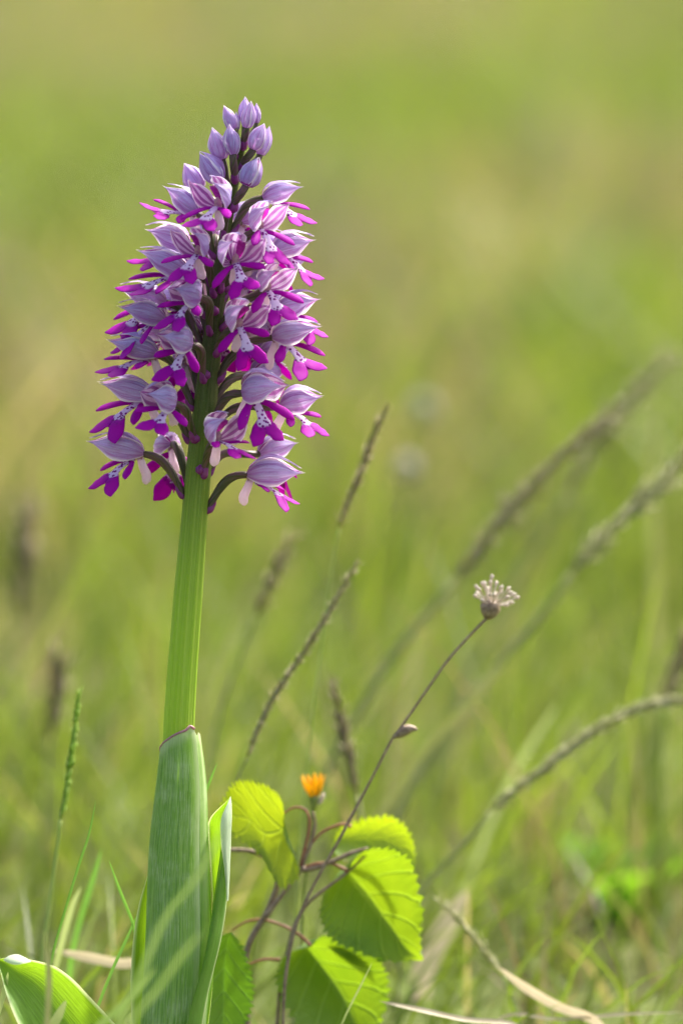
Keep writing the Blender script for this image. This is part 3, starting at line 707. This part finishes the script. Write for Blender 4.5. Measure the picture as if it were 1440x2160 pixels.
# ---------------------------------------------------------------- single blades
def blade(label, pl, w, mat, d=0., name='grass_shoot', group='single grass blades', keel=.25, base=None):
    """pl tip->base photo points; ribbon with a keel, w full width px"""
    pts = [P(q[0], q[1], q[2] if len(q) > 2 else d) for q in pl]; pts = to_ground(pts)
    n = 26; c = crom(pts, n); b = Vector((c[-1].x, c[-1].y, 0))
    rot = random.uniform(-.7, .7)
    def fn(u, vv):
        i = round(u*(n-1)); T = (c[min(i+1, n-1)]-c[max(i-1, 0)]).normalized()
        view = (c[i]-CAM).normalized(); W = T.cross(view).normalized(); W = Quaternion(T, rot) @ W; Nn = W.cross(T)
        ww = w*.5e-4*min(1, (u*4.5)**.6+.04)
        v = vv*2-1
        return c[i]+W*(v*ww)+Nn*(keel*ww*(1-abs(v))), (u, v, 0)
    o = MB().grid(fn, n-1, 4).build(name, mat, None, loc=b)
    return tag(o, label, 'grass blade', group)
blade('crisp thin green blade leaning right between spike and orchid', [(203, 1688), (188, 1760), (165, 1830), (135, 1930), (112, 2012), (95, 2110)], 7.5, M_GREEN, .004)
blade('short crisp blade pointing up left beside the orchid leaf', [(230, 1814), (250, 1870), (270, 1920), (284, 1960), (300, 2060)], 7, M_GREEN, .006)
blade('crisp blade sloping down left from the orchid leaf edge', [(292, 1925), (270, 1975), (240, 2040), (212, 2110), (190, 2180)], 8, M_GREEN, .007)
blade('tiny dark blade tip poking out right of the orchid sheath', [(459, 1608), (446, 1640), (425, 1700), (410, 1800), (395, 2000)], 6, M_GREEN, .009)
blade('blurred pale blade crossing the front of the orchid sheath', [(470, 1745, -.11), (445, 1800, -.11), (405, 1865, -.11), (350, 1935, -.11), (300, 2050, -.11), (240, 2200, -.11)], 12, M_FORE)
blade('blurred pale blade at the lower front of the sheath', [(330, 2040, -.08), (290, 2090, -.08), (250, 2130, -.08), (190, 2200, -.08)], 14, M_FORE)
blade('blurred blade low before the orchid base', [(430, 1960, -.12), (380, 2020, -.12), (330, 2090, -.12), (270, 2180, -.12)], 12, M_FORE)
blade('light blade standing over the broad basal leaf', [(92, 1962, -.06), (98, 2000, -.06), (104, 2060, -.06), (100, 2160, -.06), (90, 2260, -.06)], 13, M_STALK)
blade('soft grey green blade crossing the broad basal leaf', [(140, 2110, -.03), (120, 2150, -.03), (95, 2200, -.03)], 22, M_PALEBL)
blade('pale curled blade tip at the lower left corner', [(18, 2050, -.012), (10, 2090, -.012), (-2, 2130, -.012), (-20, 2190, -.012)], 13, M_PALEBL)
blade('blurred green blade left of the short crisp one', [(215, 1790, .06), (195, 1860, .06), (170, 1940, .06), (150, 2030, .06)], 14, M_GREEN)
blade('pale blurred blade beside the thin crisp one', [(172, 1870, .05), (150, 1920, .05), (125, 2010, .05), (110, 2080, .05)], 16, M_PALEBL)
blade('thin pale blade lying across the lowest birch leaf', [(785, 2030, .02), (760, 2080, .02), (725, 2150, .02), (700, 2220, .02)], 5, M_PALEBL)
blade('long thin olive blade slanting between the blurred seed heads', [(905, 1335, .20), (850, 1420, .20), (780, 1500, .20), (700, 1610, .20), (640, 1760, .20), (600, 1950, .20)], 9, M_STALK)
blade('soft olive blade slanting up behind the dried stem', [(1085, 1370, .16), (1010, 1460, .16), (900, 1580, .16), (800, 1720, .16), (740, 1880, .16)], 22, M_STALK)
blade('soft olive blade rising right of the orchid stem', [(520, 1270, .22), (490, 1340, .22), (460, 1430, .22), (435, 1560, .22), (425, 1800, .22)], 13, M_STALK)
blade('faint tall blade near the right edge', [(1385, 850, .34), (1375, 1000, .34), (1380, 1200, .34), (1388, 1500, .34), (1390, 1790, .34)], 28, M_STALK)
blade('tall soft stem crossing behind the arched seed head', [(1180, 1480, .2), (1120, 1570, .2), (1050, 1700, .2), (990, 1850, .2), (960, 1960, .2)], 16, M_PALEBL)
blade('broad dead straw leaf lying at the lower right', [(1050, 2040, .05), (1110, 2085, .05), (1180, 2125, .05), (1260, 2160, .05)], 26, M_DRY, name='dry_straw', group='dead straw on the ground')
blade('pale dead straw along the bottom right edge', [(800, 2112, .03), (880, 2128, .03), (980, 2150, .03), (1100, 2170, .03)], 14, M_DRY, name='dry_straw', group='dead straw on the ground')
blade('greyish dead straw lying left of the orchid base', [(110, 2004, .055), (180, 2018, .055), (250, 2032, .055), (330, 2045, .055)], 24, M_DRY, name='dry_straw', group='dead straw on the ground')
blade('thin dead straw along the lower right corner', [(1440, 2135, .05), (1300, 2140, .05), (1180, 2150, .05), (1060, 2145, .05)], 7, M_DRY, name='dry_straw', group='dead straw on the ground')
blade('pale broad straw standing right of the serrated leaf', [(985, 1880, .15), (950, 1940, .15), (915, 2000, .15), (890, 2060, .15)], 50, M_DRY, name='dry_straw', group='dead straw on the ground')
# ---------------------------------------------------------------- dried flower head
DD = .030
sp = [P(x, y, DD) for x, y in ((1030, 1300), (1008, 1322), (950, 1385), (895, 1462), (845, 1535), (826, 1560), (790, 1630), (750, 1705), (705, 1790), (660, 1870), (625, 1950), (605, 2040), (598, 2120))]
sp = to_ground(sp); b = Vector((sp[-1].x, sp[-1].y, 0))
dry = thing('dried_flower', 'dried brown flower stem with a pale starry seed head and one side bud', 'dried flower', b)
MB().tube(crom(sp, 50), [3.6e-4*x for x in lerps([.9, .8, .8, 1.0, 1.1, 1.2], 50)], 8).build('stem', M_TWIG, dry, loc=b)
hc = P(1035, 1278, DD); up = (P(1048, 1230, DD)-P(1025, 1308, DD)).normalized()
s1 = up.cross(FWD).normalized(); s2 = up.cross(s1)
MB().tube([hc-up*.0030, hc-up*.0020, hc-up*.0006, hc+up*.0008, hc+up*.0012], [.0006, .0015, .0021, .0018, .0006], 12, rib=lambda a, t: 1+.14*math.cos(6*a)).build('seed_cup', M_CUP, dry, loc=b)
for i in range(26):
    a = i*2.399; el = R(8+72*((i+.5)/26)**.6)
    dr = (up*math.cos(el)+(s1*math.cos(a)+s2*math.sin(a))*math.sin(el)).normalized()
    ln = random.uniform(.0036, .0060); bend = Vector((0, 0, 1))*random.uniform(-.0005, .0009)
    p = [hc+dr*.0006, hc+dr*(ln*.5)+bend*.4, hc+dr*(ln*.85)+bend, hc+dr*ln+bend*1.2, hc+dr*(ln+.0007)+bend*1.3]
    MB().tube(crom(p, 9), [1e-4*x for x in (2.2, 1.8, 1.4, 1.4, 1.8, 2.8, 4.4, 4.2, 1.2)], 7).build('floret', M_FLOR, dry, loc=b)
q = [P(828, 1556, DD), P(840, 1550, DD), P(856, 1540, DD), P(870, 1537, DD), P(879, 1540, DD)]
MB().tube(crom(q, 9), [1e-4*x for x in (3, 5, 8, 10.5, 11, 9.5, 7, 5, 2)], 10, rib=lambda a, t: 1+.1*math.cos(5*a)).build('side_bud', M_CUP, dry, loc=b)

# ---------------------------------------------------------------- birch seedling
BD = .040
bb = P(560, 2160, BD); bb.z = 0
birch = thing('birch_seedling', 'small birch shoot with serrated yellow green leaves on reddish stalks', 'seedling', bb)
def twig(pl, w, mat=M_TWIG, name='twig', ground=False):
    p = [P(q[0], q[1], q[2] if len(q) > 2 else BD) for q in pl]
    if ground: p = to_ground(p)
    return MB().tube(crom(p, 6*len(p)), [w*.5e-4*x for x in [x*random.uniform(.92, 1.1) for x in lerps([.65, .9, 1.0, 1.3], 6*len(p))]], 8).build(name, mat, birch, loc=bb)
twig([(480, 1792), (530, 1796), (562, 1812), (582, 1840), (584, 1870), (560, 1930), (525, 1990), (512, 2060), (520, 2150)], 14, ground=True)
twig([(775, 1790), (740, 1800), (690, 1822), (650, 1834), (636, 1832)], 11)
twig([(660, 1712), (664, 1740), (655, 1780), (642, 1812), (634, 1836), (600, 1880, BD-.002), (560, 1935, BD-.002)], 9)
twig([(775, 1800), (735, 1838), (690, 1872), (650, 1905), (622, 1950), (606, 2010), (592, 2080), (585, 2160)], 9, ground=True)
for pl in ([(598, 1716), (618, 1704), (640, 1706), (652, 1726), (650, 1760), (640, 1800), (634, 1828)], [(655, 1782), (676, 1758), (702, 1744), (728, 1738), (740, 1745)],
           [(490, 1962), (520, 1944), (555, 1940), (600, 1954), (635, 1975), (656, 1996)], [(525, 2034), (555, 2024), (590, 2024)], [(636, 1832), (665, 1822), (700, 1822), (735, 1838)]):
    twig(pl, 6.5, M_PETI, 'petiole')
def bleaf(A, B, dA, dB, color, label=None, **k):
    o = edge_leaf('leaf', A, B, M_BIRCH, birch, dA, dB, nu=64, nv=16, marg=.02, teeth=21, tooth=.0018, loc=bb, color=color, **k)
    if label: o['label'] = label
bleaf([(600, 1718), (592, 1685), (565, 1660), (525, 1648), (495, 1650), (472, 1680), (450, 1730)],
      [(600, 1718), (602, 1770), (626, 1815), (630, 1850), (596, 1868), (556, 1815), (450, 1730)] if False else [(600, 1718), (600, 1765), (632, 1840), (592, 1872), (552, 1810), (500, 1768), (450, 1732)],
      .032, .036, (1.05, 1.05, 1, 1), 'yellowest leaf, behind the orchid leaf tip', bulge=.003)
bleaf([(700, 1792), (716, 1750), (765, 1729), (822, 1722), (860, 1750), (876, 1800), (872, 1852)],
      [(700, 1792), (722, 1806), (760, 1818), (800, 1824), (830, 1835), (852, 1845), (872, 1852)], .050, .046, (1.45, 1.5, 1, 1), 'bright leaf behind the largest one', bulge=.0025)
bleaf([(735, 1836), (752, 1806), (790, 1790), (830, 1794), (862, 1812), (880, 1856), (892, 1920), (888, 1975), (892, 2026)],
      [(735, 1836), (700, 1858), (680, 1895), (676, 1935), (690, 1972), (720, 1995), (770, 2014), (825, 2030), (892, 2026)], .036, .040, (.85, 1, 1, 1), 'largest serrated leaf', fold=.010)
bleaf([(656, 1996), (680, 1974), (715, 1978), (760, 2000), (800, 2030), (818, 2060), (818, 2110), (800, 2170), (770, 2235)],
      [(656, 1996), (614, 2008), (588, 2040), (584, 2075), (600, 2120), (630, 2165), (670, 2205), (710, 2225), (770, 2235)], .042, .036, (.75, .95, 1, 1), 'lowest leaf at the bottom edge', fold=.010)
bleaf([(488, 1966), (508, 1992), (526, 2040), (534, 2090), (528, 2140), (505, 2190), (470, 2230)],
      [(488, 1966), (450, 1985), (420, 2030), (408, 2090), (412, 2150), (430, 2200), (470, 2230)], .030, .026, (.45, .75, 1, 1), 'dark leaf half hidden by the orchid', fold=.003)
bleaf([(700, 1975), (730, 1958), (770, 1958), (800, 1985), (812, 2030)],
      [(700, 1975), (712, 2000), (740, 2020), (775, 2030), (812, 2030)], .046, .046, (.3, .5, 1, 1), 'small added leaf, tinted dark as the shade between the two lowest', bulge=.001)  # added leaf, dark tint stands in for shadow where the big leaves overlap

# ---------------------------------------------------------------- orange flower
OD = .046
ob = P(640, 1990, OD); ob.z = 0
org = thing('orange_flower', 'tiny half open orange yellow flower just above the birch shoot', 'flower', ob)
fp = to_ground([P(x, y, OD) for x, y in ((661, 1700), (659, 1722), (652, 1790), (640, 1900), (636, 2000), (638, 2080))])
MB().tube(crom(fp, 24), [3.2e-4]*24, 8).build('stem', M_CAL, org, loc=ob)
MB().tube(crom([P(661, 1712, OD), P(661, 1700, OD), P(662, 1686, OD), P(663, 1674, OD)], 8), [.85e-4*x for x in (4, 6, 9, 12, 14, 15, 14.5, 13)], 10, rib=lambda a, t: 1+.08*math.cos(5*a)).build('calyx', M_CAL, org, loc=ob)
for i in range(11):
    a = i/11*6.283+.3; oc = P(662, 1682, OD); rad = Vector((math.cos(a), math.sin(a), 0)); up = Vector((-.04, 0, 1))
    h = random.uniform(.0024, .0054); p = [oc+rad*.0008, oc+rad*.0018+up*(h*.45), oc+rad*.0024+up*(h*.8), oc+rad*.0027+up*h]
    MB().tube(crom(p, 7), [1e-4*x for x in (5, 7, 8, 7, 5, 3, .8)], 6, flat=[1e-4*x for x in (2, 2, 2, 2, 1.5, 1, .5)], nrm=rad).build('petal', M_ORG, org, loc=ob)
MB().tube(crom([P(668, 1700, OD), P(676, 1688, OD), P(684, 1672, OD)], 6), [1e-4*x for x in (2, 4, 6, 6, 4, 1)], 6).build('calyx_tip', M_FLOR, org, loc=ob)

# ---------------------------------------------------------------- white seed heads out of focus, and low leafy plant
for lab, x, y, d, rr in (('upper of two pale round blurs, a white seed head on a thin stem', 892, 862, .62, .0043), ('lower of two pale round blurs, a white seed head on a thin stem', 858, 985, .46, .0033)):
    c = P(x, y, d); fb = P(x-30, 1500, d); fb.z = 0
    t = thing('white_seed_head', lab, 'seed head', fb, 'white seed heads')
    MB().tube(crom([c, c.lerp(fb, .5)+Vector((.004, 0, 0)), Vector((fb.x, fb.y, -.002))], 14), [2.2e-4]*14, 6).build('stem', M_STALK, t, loc=fb)
    mb = MB()
    for i in range(60):
        z = 1-2*(i+.5)/60; a = i*2.399; q_ = math.sqrt(1-z*z); dr = Vector((math.cos(a)*q_, math.sin(a)*q_, z))
        mb.tube([c+dr*(rr*.15), c+dr*(rr*.6), c+dr*rr], [1e-4, 3e-4, 8e-4], 5)
    mb.build('down', M_WHITE, t, loc=fb)
lc = P(1320, 2060, .26); lc.z = 0
pl = thing('leafy_plant', 'bright green leafy rosette blurred at the lower right', 'plant', lc)
M_ROS = mat_simple('rosette_green', (.10, .24, .02), (.15, .32, .03), (.25, .5, .02), .5, 300, rough=.8, spec=.1)
for i in range(10):
    a = i*2.399; L = random.uniform(.014, .026); dr = Vector((math.cos(a), math.sin(a), 0)); W = Vector((-math.sin(a), math.cos(a), 0))
    def fn(u, vv, L=L, dr=dr, W=W):
        v = vv*2-1; return lc+dr*(L*(.1+.75*u))+Vector((0, 0, L*(1.1*u-.35*u*u*u)))+W*(v*.0065*math.sin(math.pi*min(1, .08+.92*u))**.7), (u, v, 0)
    o = MB().grid(fn, 10, 4).build('leaf', M_ROS, pl, loc=lc)
